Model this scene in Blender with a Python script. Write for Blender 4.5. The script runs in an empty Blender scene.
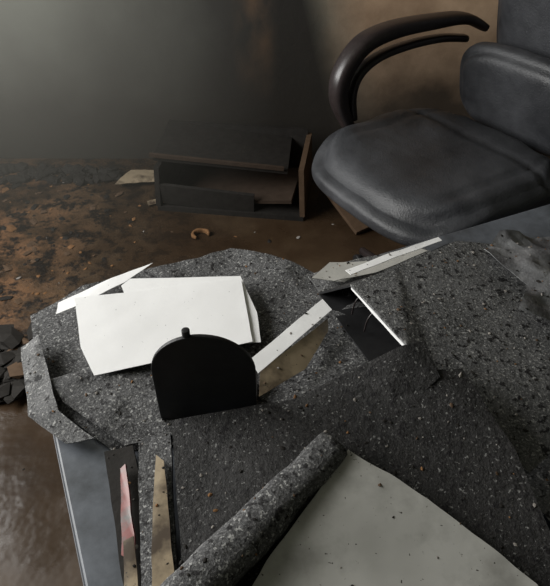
import bpy, bmesh, math, random
from mathutils import Vector, noise, Matrix
random.seed(7)
COL=bpy.context.scene.collection
bpy.context.scene.view_settings.view_transform='Standard'

# ---------------------------------------------------------------- materials
def newmat(name):
    m=bpy.data.materials.new(name); m.use_nodes=True
    nt=m.node_tree; b=nt.nodes['Principled BSDF']
    return m,nt,b
def setc(b,c,r=.6,spec=.5,metal=0):
    b.inputs['Base Color'].default_value=(*c,1); b.inputs['Roughness'].default_value=r
    b.inputs['Specular IOR Level'].default_value=spec; b.inputs['Metallic'].default_value=metal
def texco(nt,kind='Object',scale=(1,1,1)):
    t=nt.nodes.new('ShaderNodeTexCoord'); mp=nt.nodes.new('ShaderNodeMapping')
    mp.inputs['Scale'].default_value=scale
    nt.links.new(t.outputs[kind],mp.inputs['Vector']); return mp.outputs['Vector']
def noise_n(nt,vec,scale,detail=6,rough=.6):
    n=nt.nodes.new('ShaderNodeTexNoise'); n.inputs['Scale'].default_value=scale
    n.inputs['Detail'].default_value=detail; n.inputs['Roughness'].default_value=rough
    nt.links.new(vec,n.inputs['Vector']); return n.outputs['Fac']
def ramp(nt,fac,stops):
    r=nt.nodes.new('ShaderNodeValToRGB'); e=r.color_ramp.elements
    while len(e)<len(stops): e.new(.5)
    for i,(p,c) in enumerate(stops):
        e[i].position=p; e[i].color=(*c,1) if len(c)==3 else c
    nt.links.new(fac,r.inputs['Fac']); return r.outputs['Color']
def mix(nt,fac,a,b):
    m=nt.nodes.new('ShaderNodeMix'); m.data_type='RGBA'
    if isinstance(fac,float): m.inputs[0].default_value=fac
    else: nt.links.new(fac,m.inputs[0])
    for s,v in ((6,a),(7,b)):
        if isinstance(v,tuple): m.inputs[s].default_value=(*v,1)
        else: nt.links.new(v,m.inputs[s])
    return m.outputs[2]
def bump(nt,b,h,strength=.4,dist=.005):
    n=nt.nodes.new('ShaderNodeBump'); n.inputs['Strength'].default_value=strength
    n.inputs['Distance'].default_value=dist
    nt.links.new(h,n.inputs['Height']); nt.links.new(n.outputs['Normal'],b.inputs['Normal'])
def mathn(nt,op,a,b):
    m=nt.nodes.new('ShaderNodeMath'); m.operation=op
    for i,v in enumerate((a,b)):
        if isinstance(v,(int,float)): m.inputs[i].default_value=v
        else: nt.links.new(v,m.inputs[i])
    return m.outputs[0]
def maprange(nt,src,a,b):
    r=nt.nodes.new('ShaderNodeMapRange'); r.inputs[1].default_value=a; r.inputs[2].default_value=b
    nt.links.new(src,r.inputs[0]); return r.outputs[0]

def soot_mat(name,lo=(.022,.022,.023),hi=(.090,.090,.092),fl=2.6,amt=.60,wc=.36):
    m,nt,b=newmat(name); v=texco(nt)
    base=ramp(nt,noise_n(nt,v,8,9,.7),[(.32,lo),(.68,hi)])
    fine=noise_n(nt,v,330,3,.8)
    base=mix(nt,ramp(nt,fine,[(.47,(0,0,0)),(.66,(.85,.85,.85))]),base,(hi[0]*fl,hi[1]*fl,hi[2]*fl*.98))
    wh=noise_n(nt,v,210,2,.6)
    base=mix(nt,ramp(nt,wh,[(amt,(0,0,0)),(amt+.05,(.95,.95,.95))]),base,(wc,wc,wc*.97))
    sp=noise_n(nt,v,95,3,.6)
    base=mix(nt,ramp(nt,sp,[(.57,(0,0,0)),(.64,(.92,.92,.92))]),base,(.008,.007,.008))
    nt.links.new(base,b.inputs['Base Color']); b.inputs['Roughness'].default_value=.7
    b.inputs['Specular IOR Level'].default_value=.3
    bump(nt,b,mathn(nt,'ADD',fine,mathn(nt,'MULTIPLY',sp,1.6)),.6,.003)
    return m
def paper_mat(name,c,dirt=(.25,.22,.19),amt=.62,rough=.5,sc=14,spk=.70):
    m,nt,b=newmat(name); v=texco(nt)
    f=ramp(nt,noise_n(nt,v,sc,7,.6),[(amt,(0,0,0)),(min(amt+.18,1),(1,1,1))])
    base=mix(nt,f,c,dirt)
    sp=ramp(nt,noise_n(nt,v,210,2,.5),[(spk,(0,0,0)),(spk+.04,(1,1,1))])
    base=mix(nt,sp,base,(.05,.045,.04))
    nt.links.new(base,b.inputs['Base Color']); b.inputs['Roughness'].default_value=rough
    bump(nt,b,noise_n(nt,v,25,3),.12,.004)
    return m
M={}
M['soot']=soot_mat('sooty_cover')
M['soot_dark']=soot_mat('sooty_cover_dark',(.010,.010,.010),(.028,.027,.027),2.0,.635,.20)
M['soot_light']=soot_mat('sooty_cover_light',(.038,.039,.040),(.140,.140,.142),1.9)
M['white']=paper_mat('white_paper',(.97,.97,.97),(.8,.8,.8),.68,.5,14,.74)
M['cream']=paper_mat('glossy_grey_paper',(.47,.465,.435),(.24,.235,.215),.46,.25,7)
M['tan']=paper_mat('scorched_paper',(.34,.27,.18),(.07,.05,.035),.45,.30)
M['red']=paper_mat('red_printed_paper',(.20,.035,.028),(.10,.09,.085),.48,.4,30)
def plain(n,c,r=.6,spec=.5,metal=0,bs=0,bscale=60):
    m,nt,b=newmat(n); setc(b,c,r,spec,metal); v=texco(nt)
    fc=noise_n(nt,v,bscale,5)
    col=mix(nt,ramp(nt,fc,[(.35,(0,0,0)),(.75,(1,1,1))]),c,tuple(min(1,x*1.35+.004) for x in c))
    nt.links.new(col,b.inputs['Base Color'])
    if bs: bump(nt,b,fc,bs,.002)
    return m
M['black']=plain('black_plastic',(.013,.013,.014),.5,.4)
M['black_gloss']=plain('black_arm_plastic',(.024,.018,.018),.32,.5)
M['desk_dark']=plain('desk_edge_dark',(.05,.055,.065),.5)
m,nt,b=newmat('grey_blue_laminate'); v=texco(nt)
nt.links.new(ramp(nt,noise_n(nt,v,6,9,.7),[(.36,(.045,.05,.056)),(.62,(.15,.165,.19))]),b.inputs['Base Color']); b.inputs['Roughness'].default_value=.45; M['desk']=m
M['char']=plain('charred_wood',(.014,.012,.010),.8,.3,0,.8,40)
M['brown']=plain('burnt_board',(.085,.052,.030),.8,.3,0,.6,30)
M['darkbrown']=plain('scorched_board',(.040,.026,.017),.8,.3,0,.6,30)
M['ochre']=plain('ochre_rubble',(.19,.10,.046),.95,.1,0,.6,60)
M['ash']=plain('ash_flake',(.26,.24,.22),.95,.1)
m,nt,b=newmat('black_leather'); v=texco(nt)
d=noise_n(nt,v,5,7,.65); g=noise_n(nt,v,220,3)
nt.links.new(ramp(nt,d,[(.35,(.020,.021,.024)),(.7,(.054,.056,.062))]),b.inputs['Base Color'])
nt.links.new(ramp(nt,d,[(.3,(.40,)*3),(.7,(.60,)*3)]),b.inputs['Roughness'])
bump(nt,b,mathn(nt,'ADD',g,mathn(nt,'MULTIPLY',noise_n(nt,v,14,4),2.5)),.35,.004); M['leather']=m

# ---------------------------------------------------------------- helpers
def obj(name,me,mat=None,parent=None,smooth=False):
    o=bpy.data.objects.new(name,me); COL.objects.link(o)
    if mat: me.materials.append(M[mat] if isinstance(mat,str) else mat)
    if parent: o.parent=parent
    if smooth:
        for p in me.polygons: p.use_smooth=True
    return o
def empty(name,loc=(0,0,0),rz=0):
    o=bpy.data.objects.new(name,None); COL.objects.link(o); o.location=loc; o.rotation_euler=(0,0,rz); return o
def box(name,lo,hi,mat,parent=None,bev=0.0,rot=None,seg=2):
    bm=bmesh.new(); bmesh.ops.create_cube(bm,size=1)
    c=[(a+b)/2 for a,b in zip(lo,hi)]; s=[b-a for a,b in zip(lo,hi)]
    for v in bm.verts: v.co=Vector((v.co.x*s[0],v.co.y*s[1],v.co.z*s[2]))
    me=bpy.data.meshes.new(name); bm.to_mesh(me); bm.free()
    o=obj(name,me,mat,parent); o.location=c
    if rot: o.rotation_euler=rot
    if bev:
        m=o.modifiers.new('b','BEVEL'); m.width=bev; m.segments=seg
    return o
def sheet(name,pts,mat,th=.0015,amp=.004,freq=7,cuts=5,parent=None,seed=0,rag=.0015,ridge=False):
    """crumpled sheet: outline of 3D points, refined, then displaced by noise and thickened"""
    bm=bmesh.new()
    vs=[bm.verts.new(p) for p in pts]; bm.faces.new(vs)
    bmesh.ops.triangulate(bm,faces=bm.faces[:])
    for _ in range(cuts):
        es=[e for e in bm.edges if e.calc_length()>.014]
        if not es: break
        bmesh.ops.subdivide_edges(bm,edges=es,cuts=1)
        bmesh.ops.triangulate(bm,faces=bm.faces[:])
    for v in bm.verts:
        p=v.co*freq+Vector((seed*3.1,seed*1.7,0))
        if ridge:
            d=.9-2.4*abs(noise.noise(p))-.9*abs(noise.noise(p*2.3+Vector((4,4,4))))+.2*noise.noise(p*6)-.55
        else:
            d=noise.noise(p)+.45*noise.noise(p*2.6)+.2*noise.noise(p*6)
        v.co.z+=amp*(d+.55)
        v.co.x+=rag*noise.noise(v.co*30+Vector((seed,0,5)));v.co.y+=rag*noise.noise(v.co*30+Vector((seed,9,5)))
    bmesh.ops.recalc_face_normals(bm,faces=bm.faces[:])
    if sum(f.normal.z for f in bm.faces)<0: bmesh.ops.reverse_faces(bm,faces=bm.faces[:])
    me=bpy.data.meshes.new(name); bm.to_mesh(me); bm.free()
    o=obj(name,me,mat,parent,True)
    m=o.modifiers.new('th','SOLIDIFY'); m.thickness=th; m.offset=-1
    m=o.modifiers.new('es','EDGE_SPLIT'); m.split_angle=math.radians(35)
    return o
def sweep(name,pts,prof,mat,parent=None,up=Vector((0,1,0)),res=8,rough=0):
    P=[Vector(p) for p in pts]; n=len(P); path=[];pr=[]
    def cr(a,b,c,d,t): return .5*((2*b)+(c-a)*t+(2*a-5*b+4*c-d)*t*t+(3*b-a-3*c+d)*t**3)
    for i in range(n-1):
        a=P[max(i-1,0)];b=P[i];c=P[i+1];d=P[min(i+2,n-1)]
        for k in range(res):
            t=k/res; path.append(cr(a,b,c,d,t)); pr.append(tuple(prof[i][j]*(1-t)+prof[i+1][j]*t for j in (0,1)))
    path.append(P[-1]); pr.append(prof[-1])
    bm=bmesh.new(); rings=[]; N=24 if rough else 16
    for i,p in enumerate(path):
        t=(path[min(i+1,len(path)-1)]-path[max(i-1,0)]).normalized()
        s=(up-up.dot(t)*t).normalized(); w=t.cross(s)
        ring=[]
        for k in range(N):
            an=2*math.pi*k/N; ca,sa=math.cos(an),math.sin(an)
            ca=math.copysign(abs(ca)**.7,ca); sa=math.copysign(abs(sa)**.7,sa)
            q=p+w*ca*pr[i][0]+s*sa*pr[i][1]
            if rough: q=q+(q-p)*rough*(noise.noise(q*25)+.5*noise.noise(q*60))
            ring.append(bm.verts.new(q))
        rings.append(ring)
    for i in range(len(rings)-1):
        for k in range(N):
            bm.faces.new((rings[i][k],rings[i][(k+1)%N],rings[i+1][(k+1)%N],rings[i+1][k]))
    bm.faces.new(rings[0][::-1]); bm.faces.new(rings[-1])
    bmesh.ops.recalc_face_normals(bm,faces=bm.faces[:])
    me=bpy.data.meshes.new(name); bm.to_mesh(me); bm.free()
    return obj(name,me,mat,parent,True)
def cyl(name,r,z0,z1,mat,parent=None,xy=(0,0),r2=None):
    bm=bmesh.new(); bmesh.ops.create_cone(bm,cap_ends=True,segments=28,radius1=r,radius2=r if r2 is None else r2,depth=z1-z0)
    me=bpy.data.meshes.new(name); bm.to_mesh(me); bm.free()
    o=obj(name,me,mat,parent,True); o.location=(xy[0],xy[1],(z0+z1)/2)
    m=o.modifiers.new('b','BEVEL'); m.width=min(r*.15,.004); m.segments=2; m.limit_method='ANGLE'
    return o
def pad(name,sx,sy,sz,mat,parent=None,puff=.35,shape=None,loc=(0,0,0),rot=(0,0,0),n=34,wr=.004,pw=8):
    bm=bmesh.new(); bmesh.ops.create_cube(bm,size=2)
    bmesh.ops.subdivide_edges(bm,edges=bm.edges[:],cuts=n,use_grid_fill=True)
    for v in bm.verts:
        x,y,z=v.co
        X=x*math.sqrt(1-.34*y*y*abs(y)**1.5); Y=y*math.sqrt(1-.34*x*x*abs(x)**1.5)
        e=(abs(x)**6+abs(y)**6)**(1/6); e=min(e,1)
        r=(1-puff*(e**pw))
        k=1-.10*abs(z)**3*(e**4)
        v.co=Vector((X*k*sx,Y*k*sy,z*r*sz))
        if shape: v.co=shape(v.co,x,y,z)
        d=noise.noise(v.co*7)*wr+noise.noise(v.co*18)*wr*.5
        v.co.z+=d*(1 if z>0 else 0)
    bmesh.ops.recalc_face_normals(bm,faces=bm.faces[:])
    me=bpy.data.meshes.new(name); bm.to_mesh(me); bm.free()
    o=obj(name,me,mat,parent,True); o.location=loc; o.rotation_euler=rot
    return o
def chunks(name,items,mats,parent=None):
    bm=bmesh.new()
    for (x,y,z,s,fl,mi) in items:
        T=Matrix.Translation((x,y,z))@Matrix.Rotation(random.random()*6.28,4,'Z')@Matrix.Rotation(random.uniform(-.3,.3),4,'X')
        r=bmesh.ops.create_icosphere(bm,subdivisions=1,radius=1)
        sx=random.uniform(.6,1.8); off=Vector((random.random()*50,random.random()*50,0))
        for v in r['verts']:
            d=1+.8*noise.noise(v.co*1.7+off)
            v.co=T@Vector((v.co.x*s*sx*d,v.co.y*s*d,v.co.z*s*fl*d))
        fs=set(f for v in r['verts'] for f in v.link_faces)
        for f in fs: f.material_index=mi
    me=bpy.data.meshes.new(name); bm.to_mesh(me); bm.free()
    o=obj(name,me,None,parent)
    for m in mats: me.materials.append(M[m])
    return o

# ---------------------------------------------------------------- room
XL,XR,YB,YF,ZC=-1.95,2.6,2.78,-1.6,2.6
def room_mat_floor():
    m,nt,b=newmat('burnt_wet_floor'); v=texco(nt)
    n1=noise_n(nt,v,1.6,8,.6)
    base=ramp(nt,n1,[(.30,(.024,.014,.008)),(.5,(.052,.032,.018)),(.68,(.094,.062,.034))])
    sx=nt.nodes.new('ShaderNodeSeparateXYZ'); nt.links.new(v,sx.inputs[0])
    left=maprange(nt,sx.outputs[0],-.75,-1.25)
    far=maprange(nt,sx.outputs[1],1.05,1.5)
    nearer=maprange(nt,sx.outputs[1],2.7,1.7)
    n3=ramp(nt,noise_n(nt,v,3.2,10,.72),[(.44,(0,0,0)),(.60,(1,1,1))])
    fac=mathn(nt,'MULTIPLY',mathn(nt,'MULTIPLY',mathn(nt,'MULTIPLY',left,n3),far),mathn(nt,'ADD',mathn(nt,'MULTIPLY',nearer,.75),.25))
    base=mix(nt,fac,base,(.36,.175,.080))
    n2=noise_n(nt,v,11,10,.75)
    dk=mathn(nt,'MULTIPLY',far,maprange(nt,sx.outputs[0],-.1,-.8))
    base=mix(nt,mathn(nt,'MULTIPLY',ramp(nt,n2,[(.48,(0,0,0)),(.56,(1,1,1))]),dk),base,(.012,.009,.007))
    nt.links.new(base,b.inputs['Base Color'])
    nt.links.new(ramp(nt,n1,[(.42,(.18,)*3),(.60,(.55,)*3)]),b.inputs['Roughness'])
    b.inputs['Specular IOR Level'].default_value=.3
    bump(nt,b,mathn(nt,'ADD',mathn(nt,'MULTIPLY',n2,mathn(nt,'ADD',dk,.03)),mathn(nt,'MULTIPLY',noise_n(nt,v,4,4),.5)),.5,.025)
    return m
def room_mat_wall(name,burn=True):
    m,nt,b=newmat(name); v=texco(nt)
    n1=noise_n(nt,v,1.3,6,.55)
    clean=ramp(nt,noise_n(nt,v,3,6,.6),[(.3,(.32,.20,.115)),(.7,(.54,.38,.25))])
    smoke=ramp(nt,n1,[(.3,(.12,.125,.10)),(.7,(.18,.185,.15))])
    if not burn:
        nt.links.new(smoke,b.inputs['Base Color']); b.inputs['Roughness'].default_value=.8; return m
    sx=nt.nodes.new('ShaderNodeSeparateXYZ'); nt.links.new(v,sx.inputs[0])
    e=mathn(nt,'ADD',sx.outputs[0],mathn(nt,'MULTIPLY',sx.outputs[2],.25))
    e=mathn(nt,'ADD',e,mathn(nt,'MULTIPLY',noise_n(nt,v,2.5,5),.35))
    base=mix(nt,maprange(nt,e,.45,.80),smoke,clean)
    c=maprange(nt,mathn(nt,'ADD',sx.outputs[0],mathn(nt,'MULTIPLY',noise_n(nt,v,2,5),.5)),-.75,-.05)
    inv=maprange(nt,mathn(nt,'ADD',sx.outputs[0],mathn(nt,'MULTIPLY',sx.outputs[2],.28)),.45,.33)
    base=mix(nt,mathn(nt,'MULTIPLY',mathn(nt,'MULTIPLY',c,inv),.96),base,(.013,.011,.009))
    # brown scorch run
    vs=texco(nt,scale=(1,1,.6))
    st=ramp(nt,noise_n(nt,vs,6,4,.5),[(.40,(0,0,0)),(.60,(1,1,1))])
    run=mathn(nt,'MULTIPLY',maprange(nt,sx.outputs[0],-.20,-.10),maprange(nt,sx.outputs[0],.02,-.05))
    run=mathn(nt,'MULTIPLY',run,maprange(nt,sx.outputs[2],.30,.50))
    base=mix(nt,mathn(nt,'MULTIPLY',mathn(nt,'MULTIPLY',st,run),.8),base,(.15,.085,.042))
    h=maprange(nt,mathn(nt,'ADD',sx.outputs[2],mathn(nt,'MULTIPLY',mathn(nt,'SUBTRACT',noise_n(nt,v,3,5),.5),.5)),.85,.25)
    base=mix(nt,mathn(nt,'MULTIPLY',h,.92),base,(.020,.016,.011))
    nt.links.new(base,b.inputs['Base Color']); b.inputs['Roughness'].default_value=.8
    bump(nt,b,noise_n(nt,v,20,5),.2,.01)
    return m
M['floor']=room_mat_floor(); M['wallb']=room_mat_wall('scorched_plaster'); M['wall']=room_mat_wall('smoky_plaster',False)
def wall(name,lo,hi,mat):
    o=box(name,lo,hi,mat)
    for v in o.data.vertices: v.co+=Vector(o.location)
    o.location=(0,0,0); return o
wall('floor',(XL-.1,YF-.1,-.1),(XR+.1,YB+.1,0),'floor')
wall('wall_back',(XL-.1,YB,0),(XR+.1,YB+.1,ZC),'wallb')
wall('wall_right',(XR,YF,0),(XR+.1,YB,ZC),'wall')
wall('wall_front',(XL-.1,YF-.1,0),(XR+.1,YF,ZC),'wall')
wall('ceiling',(XL-.1,YF-.1,ZC),(XR+.1,YB+.1,ZC+.1),'wall')
wy0,wy1,wz0,wz1=.2,2.1,.95,2.3
bm=bmesh.new()
for lo,hi in (((XL-.1,YF,0),(XL,YB,wz0)),((XL-.1,YF,wz1),(XL,YB,ZC)),((XL-.1,YF,wz0),(XL,wy0,wz1)),((XL-.1,wy1,wz0),(XL,YB,wz1))):
    r=bmesh.ops.create_cube(bm,size=1)
    for v in r['verts']:
        v.co=Vector(tuple((lo[i]+hi[i])/2+v.co[i]*(hi[i]-lo[i]) for i in range(3)))
me=bpy.data.meshes.new('wall_left'); bm.to_mesh(me); bm.free(); obj('wall_left',me,'wall')
win=empty('window_1')
fr=plain('window_frame_paint',(.4,.4,.38),.5)
for i,(lo,hi) in enumerate((((XL-.07,wy0,wz0),(XL-.02,wy0+.05,wz1)),((XL-.07,wy1-.05,wz0),(XL-.02,wy1,wz1)),((XL-.07,wy0,wz0),(XL-.02,wy1,wz0+.05)),((XL-.07,wy0,wz1-.05),(XL-.02,wy1,wz1)),((XL-.07,1.13,wz0),(XL-.02,1.17,wz1)))):
    box('frame_%d'%i,lo,hi,fr,win)
box('glass',(XL-.095,wy0,wz0),(XL-.085,wy1,wz1),plain('grimy_glass',(.25,.26,.27),.3),win)

cab=empty('charred_cabinet',(-.18,2.40,0),math.radians(-8)); cab.scale=(1.12,1.1,1.15)
box('bottom',(-.30,-.17,0),(.30,.17,.02),'char',cab)
box('side_left',(-.30,-.17,.02),(-.28,.17,.19),'char',cab,rot=(0,.08,0))
box('side_right',(.28,-.17,.02),(.30,.17,.22),'brown',cab,rot=(0,-.05,0))
box('front',(-.28,-.165,.02),(.10,-.15,.11),'char',cab,rot=(.15,.05,0))
box('back',(-.28,.15,.02),(.28,.17,.24),'char',cab)
box('top',(-.31,-.13,.20),(.22,.18,.215),'char',cab,rot=(.07,.07,.06))
box('top_edge_lipping',(-.31,-.142,.208),(.215,-.13,.222),'darkbrown',cab,rot=(.07,.07,.06))
box('fallen_shelf',(-.25,-.14,.05),(.26,.10,.065),'darkbrown',cab,rot=(.10,-.12,-.08))
brd=box('burnt_board',(.25,2.06,.0),(.43,2.42,.02),'brown',None,.002,rot=(.35,-.15,.5)); brd.location.z=.085

# ---------------------------------------------------------------- desk
A=math.radians(25)
desk=empty('desk',(0,0,0),A)
box('top',(-.075,-.06,.715),(1.45,.735,.74),'desk',desk,.003)
box('edge_band',(-.079,-.064,.712),(1.454,.739,.722),'desk_dark',desk,.001)
box('side_panel_left',(-.05,-.03,0),(-.025,.70,.715),'desk',desk,.002)
box('side_panel_right',(1.38,-.03,0),(1.405,.70,.715),'desk',desk,.002)
box('modesty_panel',(-.025,.64,.25),(1.38,.66,.715),'desk',desk,.002)

# ---------------------------------------------------------------- things on the desk
sheet('soot_covered_folder',[(-.36,.58,.742),(-.424,.732,.742),(-.288,.838,.744),(-.15,.895,.744),(-.089,.932,.744),(-.02,.900,.744),(.084,.834,.744),(.084,.706,.744),(.024,.636,.744),(-.03,.535,.744),(-.129,.46,.744),(-.218,.45,.744),(-.319,.52,.744)],'soot',amp=.010,freq=5,seed=1,th=.003,ridge=True)
sheet('scorched_paper_sheet',[(-.405,.64,.752),(-.375,.65,.765),(-.30,.50,.765),(-.24,.455,.765),(-.28,.455,.752),(-.345,.50,.750)],'soot_light',amp=.008,freq=8,seed=6,ridge=True)
sheet('soot_covered_folder',[(-.30,.52,.760),(-.33,.56,.762),(-.23,.60,.762),(-.12,.60,.760),(-.13,.47,.757),(-.20,.45,.757)],'soot',amp=.006,freq=9,seed=61,th=.002,ridge=True)
sheet('white_paper_sheet',[(-.270,.775,.766),(-.258,.795,.766),(-.062,.802,.766),(-.030,.705,.766),(-.022,.635,.766),(-.20,.62,.766)],'white',amp=.001,freq=5,seed=2,th=.0006,rag=.0005)
sheet('white_paper_sheet',[(-.340,.735,.770),(-.060,.790,.770),(-.035,.632,.770),(-.265,.562,.770),(-.300,.62,.770)],'white',amp=.0015,freq=5,seed=2,th=.0006,rag=.0005)
sheet('white_paper_sheet',[(-.365,.705,.762),(-.370,.735,.762),(-.29,.80,.764),(-.225,.842,.764),(-.268,.785,.764),(-.34,.72,.764)],'white',amp=.002,freq=8,seed=3,th=.0006,rag=.001)

sheet('soot_covered_folder',[(-.03,.52,.752),(.03,.66,.752),(.10,.74,.752),(.16,.66,.75),(.24,.60,.75),(.20,.52,.75),(.05,.46,.75)],'soot',amp=.008,freq=8,seed=4,th=.002,ridge=True)
sheet('soot_covered_folder',[(.06,.82,.750),(.12,.86,.750),(.29,.915,.750),(.34,.86,.750),(.22,.74,.752),(.10,.72,.752)],'soot_light',amp=.006,freq=8,seed=14,th=.002)
sheet('paper_strip',[(-.037,.578,.786),(.078,.712,.788),(.092,.688,.786),(-.024,.554,.784)],'white',amp=.002,seed=5,th=.0008,rag=.0005)
sheet('scorched_paper_strip',[(-.022,.515,.779),(-.021,.556,.783),(.084,.672,.782),(.084,.650,.774),(.045,.575,.768)],'tan',amp=.003,seed=7,th=.001,rag=.001)
sheet('paper_strip',[(.128,.758,.802),(.120,.772,.802),(.21,.824,.802),(.302,.875,.800),(.307,.864,.799),(.21,.808,.802)],'white',amp=.003,seed=8,th=.001)
sheet('paper_strip',[(.10,.775,.775),(.12,.80,.775),(.27,.875,.775),(.285,.865,.775),(.18,.80,.775)],'cream',amp=.003,seed=18)
sheet('scorched_paper_strip',[(.065,.79,.768),(.10,.835,.768),(.17,.84,.768),(.182,.825,.768),(.123,.78,.768)],'cream',amp=.004,seed=9)

bind=empty('ring_binder')
sheet('cover_top',[(.118,.695,.834),(.200,.745,.830),(.32,.83,.822),(.50,.83,.806),(.70,.80,.79),(.60,.62,.790),(.45,.50,.795),(.312,.393,.780),(.262,.46,.802),(.225,.515,.818),(.184,.561,.834)],'soot_light',amp=.002,freq=5,seed=10,th=.004,parent=bind)
sheet('cover_bottom',[(.078,.765,.757),(.30,.86,.757),(.60,.80,.757),(.60,.60,.757),(.30,.50,.757),(.145,.600,.757)],'black',amp=.001,th=.003,parent=bind)
sheet('page_edge',[(.120,.695,.829),(.125,.699,.830),(.189,.566,.830),(.184,.560,.829)],'white',amp=.001,th=.006,parent=bind,rag=.001)
sheet('spine',[(.118,.70,.828),(.20,.75,.824),(.31,.835,.815),(.29,.865,.760),(.078,.765,.760)],'black',amp=.001,parent=bind,th=.003)
sheet('pages',[(.175,.70,.80),(.30,.79,.79),(.55,.75,.775),(.55,.60,.770),(.27,.55,.775),(.215,.58,.80)],'tan',amp=.002,th=.012,parent=bind)
for i,t in enumerate((.3,.6)):
    p=Vector((.112,.745,0)).lerp(Vector((.165,.610,0)),t)
    sweep('ring_%d'%i,[(p.x,p.y,.762),(p.x+.006,p.y+.004,.79),(p.x+.03,p.y+.012,.812),(p.x+.05,p.y+.02,.795)],[(.0014,.0014)]*4,'black_gloss',bind)

sheet('soot_covered_folder',[(.22,.62,.748),(.30,.86,.748),(.34,.90,.748),(.48,.90,.748),(.72,.96,.748),(.80,.60,.748),(.50,.33,.748),(.31,.36,.748)],'soot',amp=.006,freq=7,seed=11,th=.002,ridge=True)
m,nt,b=newmat('crumpled_plastic_film'); setc(b,(.32,.33,.34),.4); v=texco(nt); bump(nt,b,noise_n(nt,v,30,5),.5,.01)
nt.links.new(ramp(nt,noise_n(nt,v,14,6),[(.35,(.07,.07,.075)),(.7,(.27,.275,.28))]),b.inputs['Base Color'])
sheet('crumpled_plastic_film',[(.355,.79,.836),(.40,.85,.832),(.50,.86,.822),(.62,.80,.814),(.56,.60,.816),(.42,.555,.822),(.41,.61,.830),(.36,.63,.834),(.40,.70,.834)],m,amp=.012,freq=11,seed=12,th=.001,ridge=True)
sheet('torn_paper_sheet',[(.30,.43,.752),(.36,.47,.757),(.50,.50,.76),(.55,.30,.76),(.36,.24,.76)],'soot_light',amp=.004,seed=13)

# two stiff sooty slabs leaning on the binder
sheet('soot_covered_folder',[(-.02,.470,.768),(-.007,.490,.775),(.08,.512,.820),(.1655,.532,.862),(.200,.540,.864),(.2125,.4925,.846),(.13,.44,.80)],'soot_dark',amp=.001,freq=8,seed=15,th=.005,rag=.0008)
sheet('soot_covered_folder',[(-.136,.466,.790),(-.05,.480,.797),(.08,.492,.818),(.203,.505,.845),(.245,.506,.846),(.285,.40,.822),(.302,.255,.80),(.315,.17,.79),(.0,.16,.785),(-.088,.18,.785),(-.10,.28,.785)],'soot_dark',amp=.001,freq=6,seed=16,th=.006,rag=.0008)
sweep('rolled_sooty_sheet',[(.070,.400,.824),(.0,.326,.818),(-.07,.249,.817),(-.125,.185,.817)],[(.021,.021),(.023,.023),(.025,.025),(.026,.026)],'soot',up=Vector((0,0,1)),rough=.14)
sheet('glossy_paper_sheet',[(.085,.392,.832),(.13,.362,.829),(.168,.334,.824),(.217,.293,.815),(.262,.25,.808),(.30,.17,.803),(-.07,.17,.80),(-.01,.27,.810)],'cream',amp=.003,freq=5,seed=17,th=.001,ridge=True)

st=empty('magazine_stack')
sheet('magazine_dark',[(-.225,.440,.755),(-.19,.450,.757),(-.10,.22,.757),(-.08,.16,.757),(-.125,.16,.755),(-.165,.27,.755)],'char',amp=.003,th=.01,seed=21,parent=st)
sheet('magazine_red',[(-.196,.41,.765),(-.190,.415,.768),(-.158,.31,.768),(-.154,.29,.768),(-.172,.30,.765)],'red',amp=.002,th=.003,seed=22,parent=st)
sheet('magazine_white',[(-.172,.315,.766),(-.162,.32,.768),(-.128,.20,.768),(-.148,.20,.766)],'tan',amp=.002,th=.003,seed=23,parent=st)
sheet('magazine_tan',[(-.180,.450,.770),(-.138,.455,.775),(-.105,.27,.775),(-.09,.17,.775),(-.12,.17,.770),(-.150,.30,.770)],'soot',amp=.003,th=.006,seed=24,parent=st)
sheet('magazine_page',[(-.150,.42,.780),(-.138,.41,.782),(-.102,.25,.782),(-.092,.17,.782),(-.112,.17,.780),(-.135,.29,.780)],'tan',amp=.002,th=.002,seed=25,parent=st)

be=empty('bookend',(-.091,.490,0))
bm=bmesh.new(); w=.0665; n=28
out=[(-w,0)]+[(-w*math.cos(math.pi*k/n),.094+ .064*math.sin(math.pi*k/n)) for k in range(n+1)]+[(w,0)]
f=[bm.verts.new((x,0,z+.762)) for x,z in out]; k=[bm.verts.new((x,.006,z+.762)) for x,z in out]
bm.faces.new(f); bm.faces.new(k[::-1])
for i in range(len(f)): bm.faces.new((f[i],k[i],k[(i+1)%len(f)],f[(i+1)%len(f)]))
bmesh.ops.recalc_face_normals(bm,faces=bm.faces[:])
me=bpy.data.meshes.new('plate'); bm.to_mesh(me); bm.free(); o=obj('plate',me,'black',be); q=o.modifiers.new('b','BEVEL'); q.width=.0015; q.segments=2; q.limit_method='ANGLE'
box('foot',(-.065,.0,.758),(.065,.09,.762),'black',be)
kn=cyl('knob',.005,.0,.010,'black',be); kn.location=(-.016,.003,.924)
cyl('knob_stem',.0025,.912,.922,'black',be,(-.016,.003))

bpy.context.view_layer.update()
dg=bpy.context.evaluated_depsgraph_get()
items=[]
for _ in range(900):
    x=random.uniform(-.38,.62); y=random.uniform(.2,.88)
    hit,loc,nor,idx,ob,mat=bpy.context.scene.ray_cast(dg,Vector((x,y,.90)),Vector((0,0,-1)))
    if hit and loc.z>.742 and not (ob.name.startswith('white') and random.random()<.95) and not (ob.name.startswith('glossy') and random.random()<.8):
        s=random.choice([.001,.0012,.0015,.002,.0024])
        items.append((loc.x,loc.y,loc.z+s*.2,s,.5,random.choice([0,0,0,1,2,3,3])))
chunks('ash_flakes',items,['char','brown','ochre','ash'])

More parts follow.
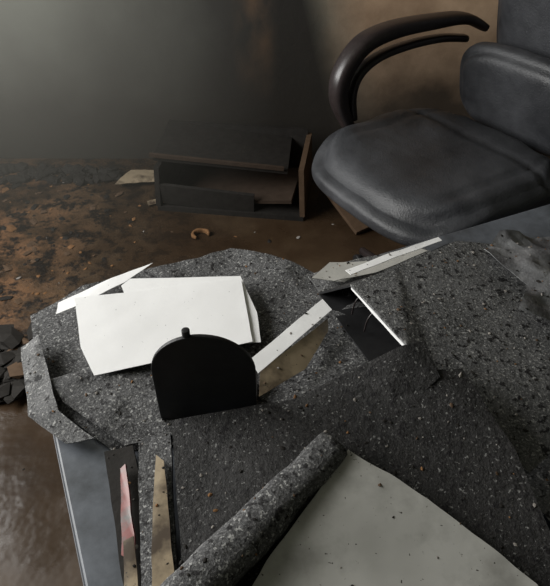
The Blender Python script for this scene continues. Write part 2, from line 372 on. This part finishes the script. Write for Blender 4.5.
# ---------------------------------------------------------------- office chair
ch=empty('office_chair',(.475,1.55,0),math.radians(212))
def seatshape(co,x,y,z):
    f=max(0,(x-.45)/.55); co.z-=.035*f*f
    if z>0:
        co.z+=.016*abs(y)**4*(1-f)
        for s0 in (.72,-.72):
            co.z-=.006*math.exp(-((y-s0)/.025)**2)*(1-f)
        co.z-=.012*math.exp(-((x+.50)/.035)**2)
        co.z-=.008*(1-x*x)*(1-y*y)
    return co
pad('seat_cushion',.320,.320,.06,'leather',ch,shape=seatshape,loc=(0,0,.59),puff=.45,pw=10,wr=.007)
box('seat_pan',(-.22,-.22,.495),(.20,.22,.53),'black',ch,.01)
def backshape(co,x,y,z):
    if z>0:
        for s0 in (-.35,.25): co.z-=.022*math.exp(-((x-s0)/.05)**2)
        co.z+=.012*abs(y)**3
    co.z+=.05*y*y
    return co
tilt=math.radians(-76)
pad('backrest',.35,.27,.055,'leather',ch,shape=backshape,loc=(-.425,0,.95),rot=(0,tilt,0),puff=.3)
pad('lumbar_pad',.15,.265,.05,'leather',ch,loc=(-.355,0,.72),rot=(0,tilt,0),puff=.5,wr=.008)
pad('head_pad',.14,.24,.05,'leather',ch,loc=(-.43,0,1.04),rot=(0,tilt,0),puff=.5,wr=.008)
box('back_bracket',(-.40,-.04,.50),(-.18,.04,.53),'black',ch,.01)
Y=-.325
sweep('arm_loop',[(.04,Y+.02,.56),(.075,Y,.62),(.12,Y,.71),(.115,Y,.79),(.05,Y,.865),(-.06,Y,.893),(-.22,Y,.895),(-.38,Y,.885),(-.46,Y+.03,.85)],
      [(.016,.024),(.018,.026),(.026,.030),(.028,.033),(.026,.036),(.024,.038),(.022,.037),(.018,.032),(.012,.022)],'black_gloss',ch)
sweep('arm_inner',[(.06,Y,.64),(.072,Y,.72),(.05,Y,.78),(-.02,Y,.82),(-.14,Y,.837),(-.28,Y,.837),(-.40,Y,.82)],
      [(.012,.022)]*7,'black_gloss',ch)
sweep('arm_mount',[(-.02,Y+.10,.52),(0,Y+.03,.53),(.04,Y+.02,.57)],[(.012,.03)]*3,'black',ch,up=Vector((1,0,0)))
cyl('gas_lift',.028,.12,.50,'black',ch); cyl('hub',.05,.07,.14,'black',ch)
for i in range(5):
    a=math.radians(-98+72*i); dx,dy=math.cos(a),math.sin(a)
    sweep('spoke_%d'%i,[(dx*.03,dy*.03,.11),(dx*.17,dy*.17,.10),(dx*.32,dy*.32,.075)],[(.02,.022),(.017,.018),(.013,.014)],'black_gloss',ch,up=Vector((0,0,1)))
    for s in (-1,1):
        c=cyl('caster_%d_%s'%(i,'a' if s<0 else 'b'),.027,-.009,.009,'black',ch)
        c.location=(dx*.32-dy*.014*s,dy*.32+dx*.014*s,.0275); c.rotation_euler=(math.pi/2,0,a)

# ---------------------------------------------------------------- floor debris
def clear(x,y,m=.05): return not(abs(x+.18)<.38+m and abs(y-2.40)<.26+m)
it=[]
for _ in range(330):
    x=random.gauss(-1.2,.28); y=random.uniform(1.2,2.65)
    if x<XL+.1 or x>-.3: continue
    s=random.choice([.004,.006,.008,.012,.02])*random.uniform(.6,1.2)
    if clear(x,y): it.append((x,y,s*.1,s,.2,random.choice([0,0,0,1,1,2])))
for _ in range(160):
    x=random.uniform(-1.1,.3); y=random.uniform(.7,2.6); s=random.uniform(.002,.009)
    if clear(x,y): it.append((x,y,s*.2,s,.3,random.choice([0,1,2,2,3])))
for _ in range(110):
    x=random.gauss(-.88,.08); y=random.gauss(1.25,.06); s=random.uniform(.012,.045)
    it.append((x,y,s*.3+random.uniform(0,.03),s,.4,random.choice([0,0,0,0,0,1])))
for _ in range(170):
    x=random.uniform(-1.75,-.78); y=random.uniform(2.52,2.67); s=random.uniform(.01,.035)
    it.append((x,y,s*.3,s,.5,0))
chunks('burnt_rubble',it,['char','brown','ochre','ash'])
sheet('scorched_paper_sheet',[(-.78,2.46,.02),(-.72,2.58,.03),(-.56,2.58,.03),(-.56,2.49,.02)],'tan',amp=.01,seed=31)
sheet('scorched_paper_scrap',[(-.60,2.33,.01),(-.55,2.35,.01),(-.54,2.31,.01),(-.59,2.29,.01)],'tan',amp=.008,seed=32)
ring=[(-.32+.035*math.cos(a),2.05+.03*math.sin(a)*(1 if a<4.2 else .6),.010) for a in [k*.7 for k in range(7)]]
sweep('burnt_ring_fragment',ring,[(.005,.009),(.008,.012),(.006,.010),(.009,.012),(.006,.010),(.008,.010),(.004,.006)],'ochre',up=Vector((0,0,1)))

# ---------------------------------------------------------------- smoke drifting at the back-left of the room
m=bpy.data.materials.new('thin_smoke'); m.use_nodes=True; nt=m.node_tree; nt.nodes.clear()
v=texco(nt); sx=nt.nodes.new('ShaderNodeSeparateXYZ'); nt.links.new(v,sx.inputs[0])
dn=mathn(nt,'MULTIPLY',maprange(nt,sx.outputs[0],.02,-1.15),maprange(nt,sx.outputs[1],1.2,2.1))
dn=mathn(nt,'MULTIPLY',dn,maprange(nt,sx.outputs[2],-.25,.7))
dn=mathn(nt,'MULTIPLY',dn,.30)
vo=nt.nodes.new('ShaderNodeVolumeScatter'); nt.links.new(dn,vo.inputs['Density']); vo.inputs['Color'].default_value=(.92,.90,.78,1); vo.inputs['Anisotropy'].default_value=.1
ou=nt.nodes.new('ShaderNodeOutputMaterial'); nt.links.new(vo.outputs[0],ou.inputs['Volume'])
wall('smoke_haze',(XL+.03,1.2,.003),(.02,YB-.01,2.2),m)

# ---------------------------------------------------------------- light
def area(name,loc,target,size,sy,power,col):
    l=bpy.data.lights.new(name,'AREA'); l.shape='RECTANGLE'; l.size=size; l.size_y=sy; l.energy=power; l.color=col
    o=bpy.data.objects.new(name,l); COL.objects.link(o); o.location=loc
    o.rotation_euler=(Vector(target)-Vector(loc)).to_track_quat('-Z','Y').to_euler(); return o
area('window_daylight',(XL+.02,1.15,1.62),(XL+3,1.15,1.35),1.8,1.3,92,(1,.99,.96))
w=bpy.data.worlds.new('world'); bpy.context.scene.world=w; w.use_nodes=True
nt=w.node_tree
nt.nodes['Background'].inputs[0].default_value=(.9,.95,1,1); nt.nodes['Background'].inputs[1].default_value=1.0

cam=bpy.data.cameras.new('camera');o=bpy.data.objects.new('camera',cam);COL.objects.link(o)
o.location=(0,0,1.40);o.rotation_euler=(math.radians(50),0,0);cam.sensor_fit='VERTICAL';cam.sensor_height=36;cam.lens=35.02
bpy.context.scene.camera=o
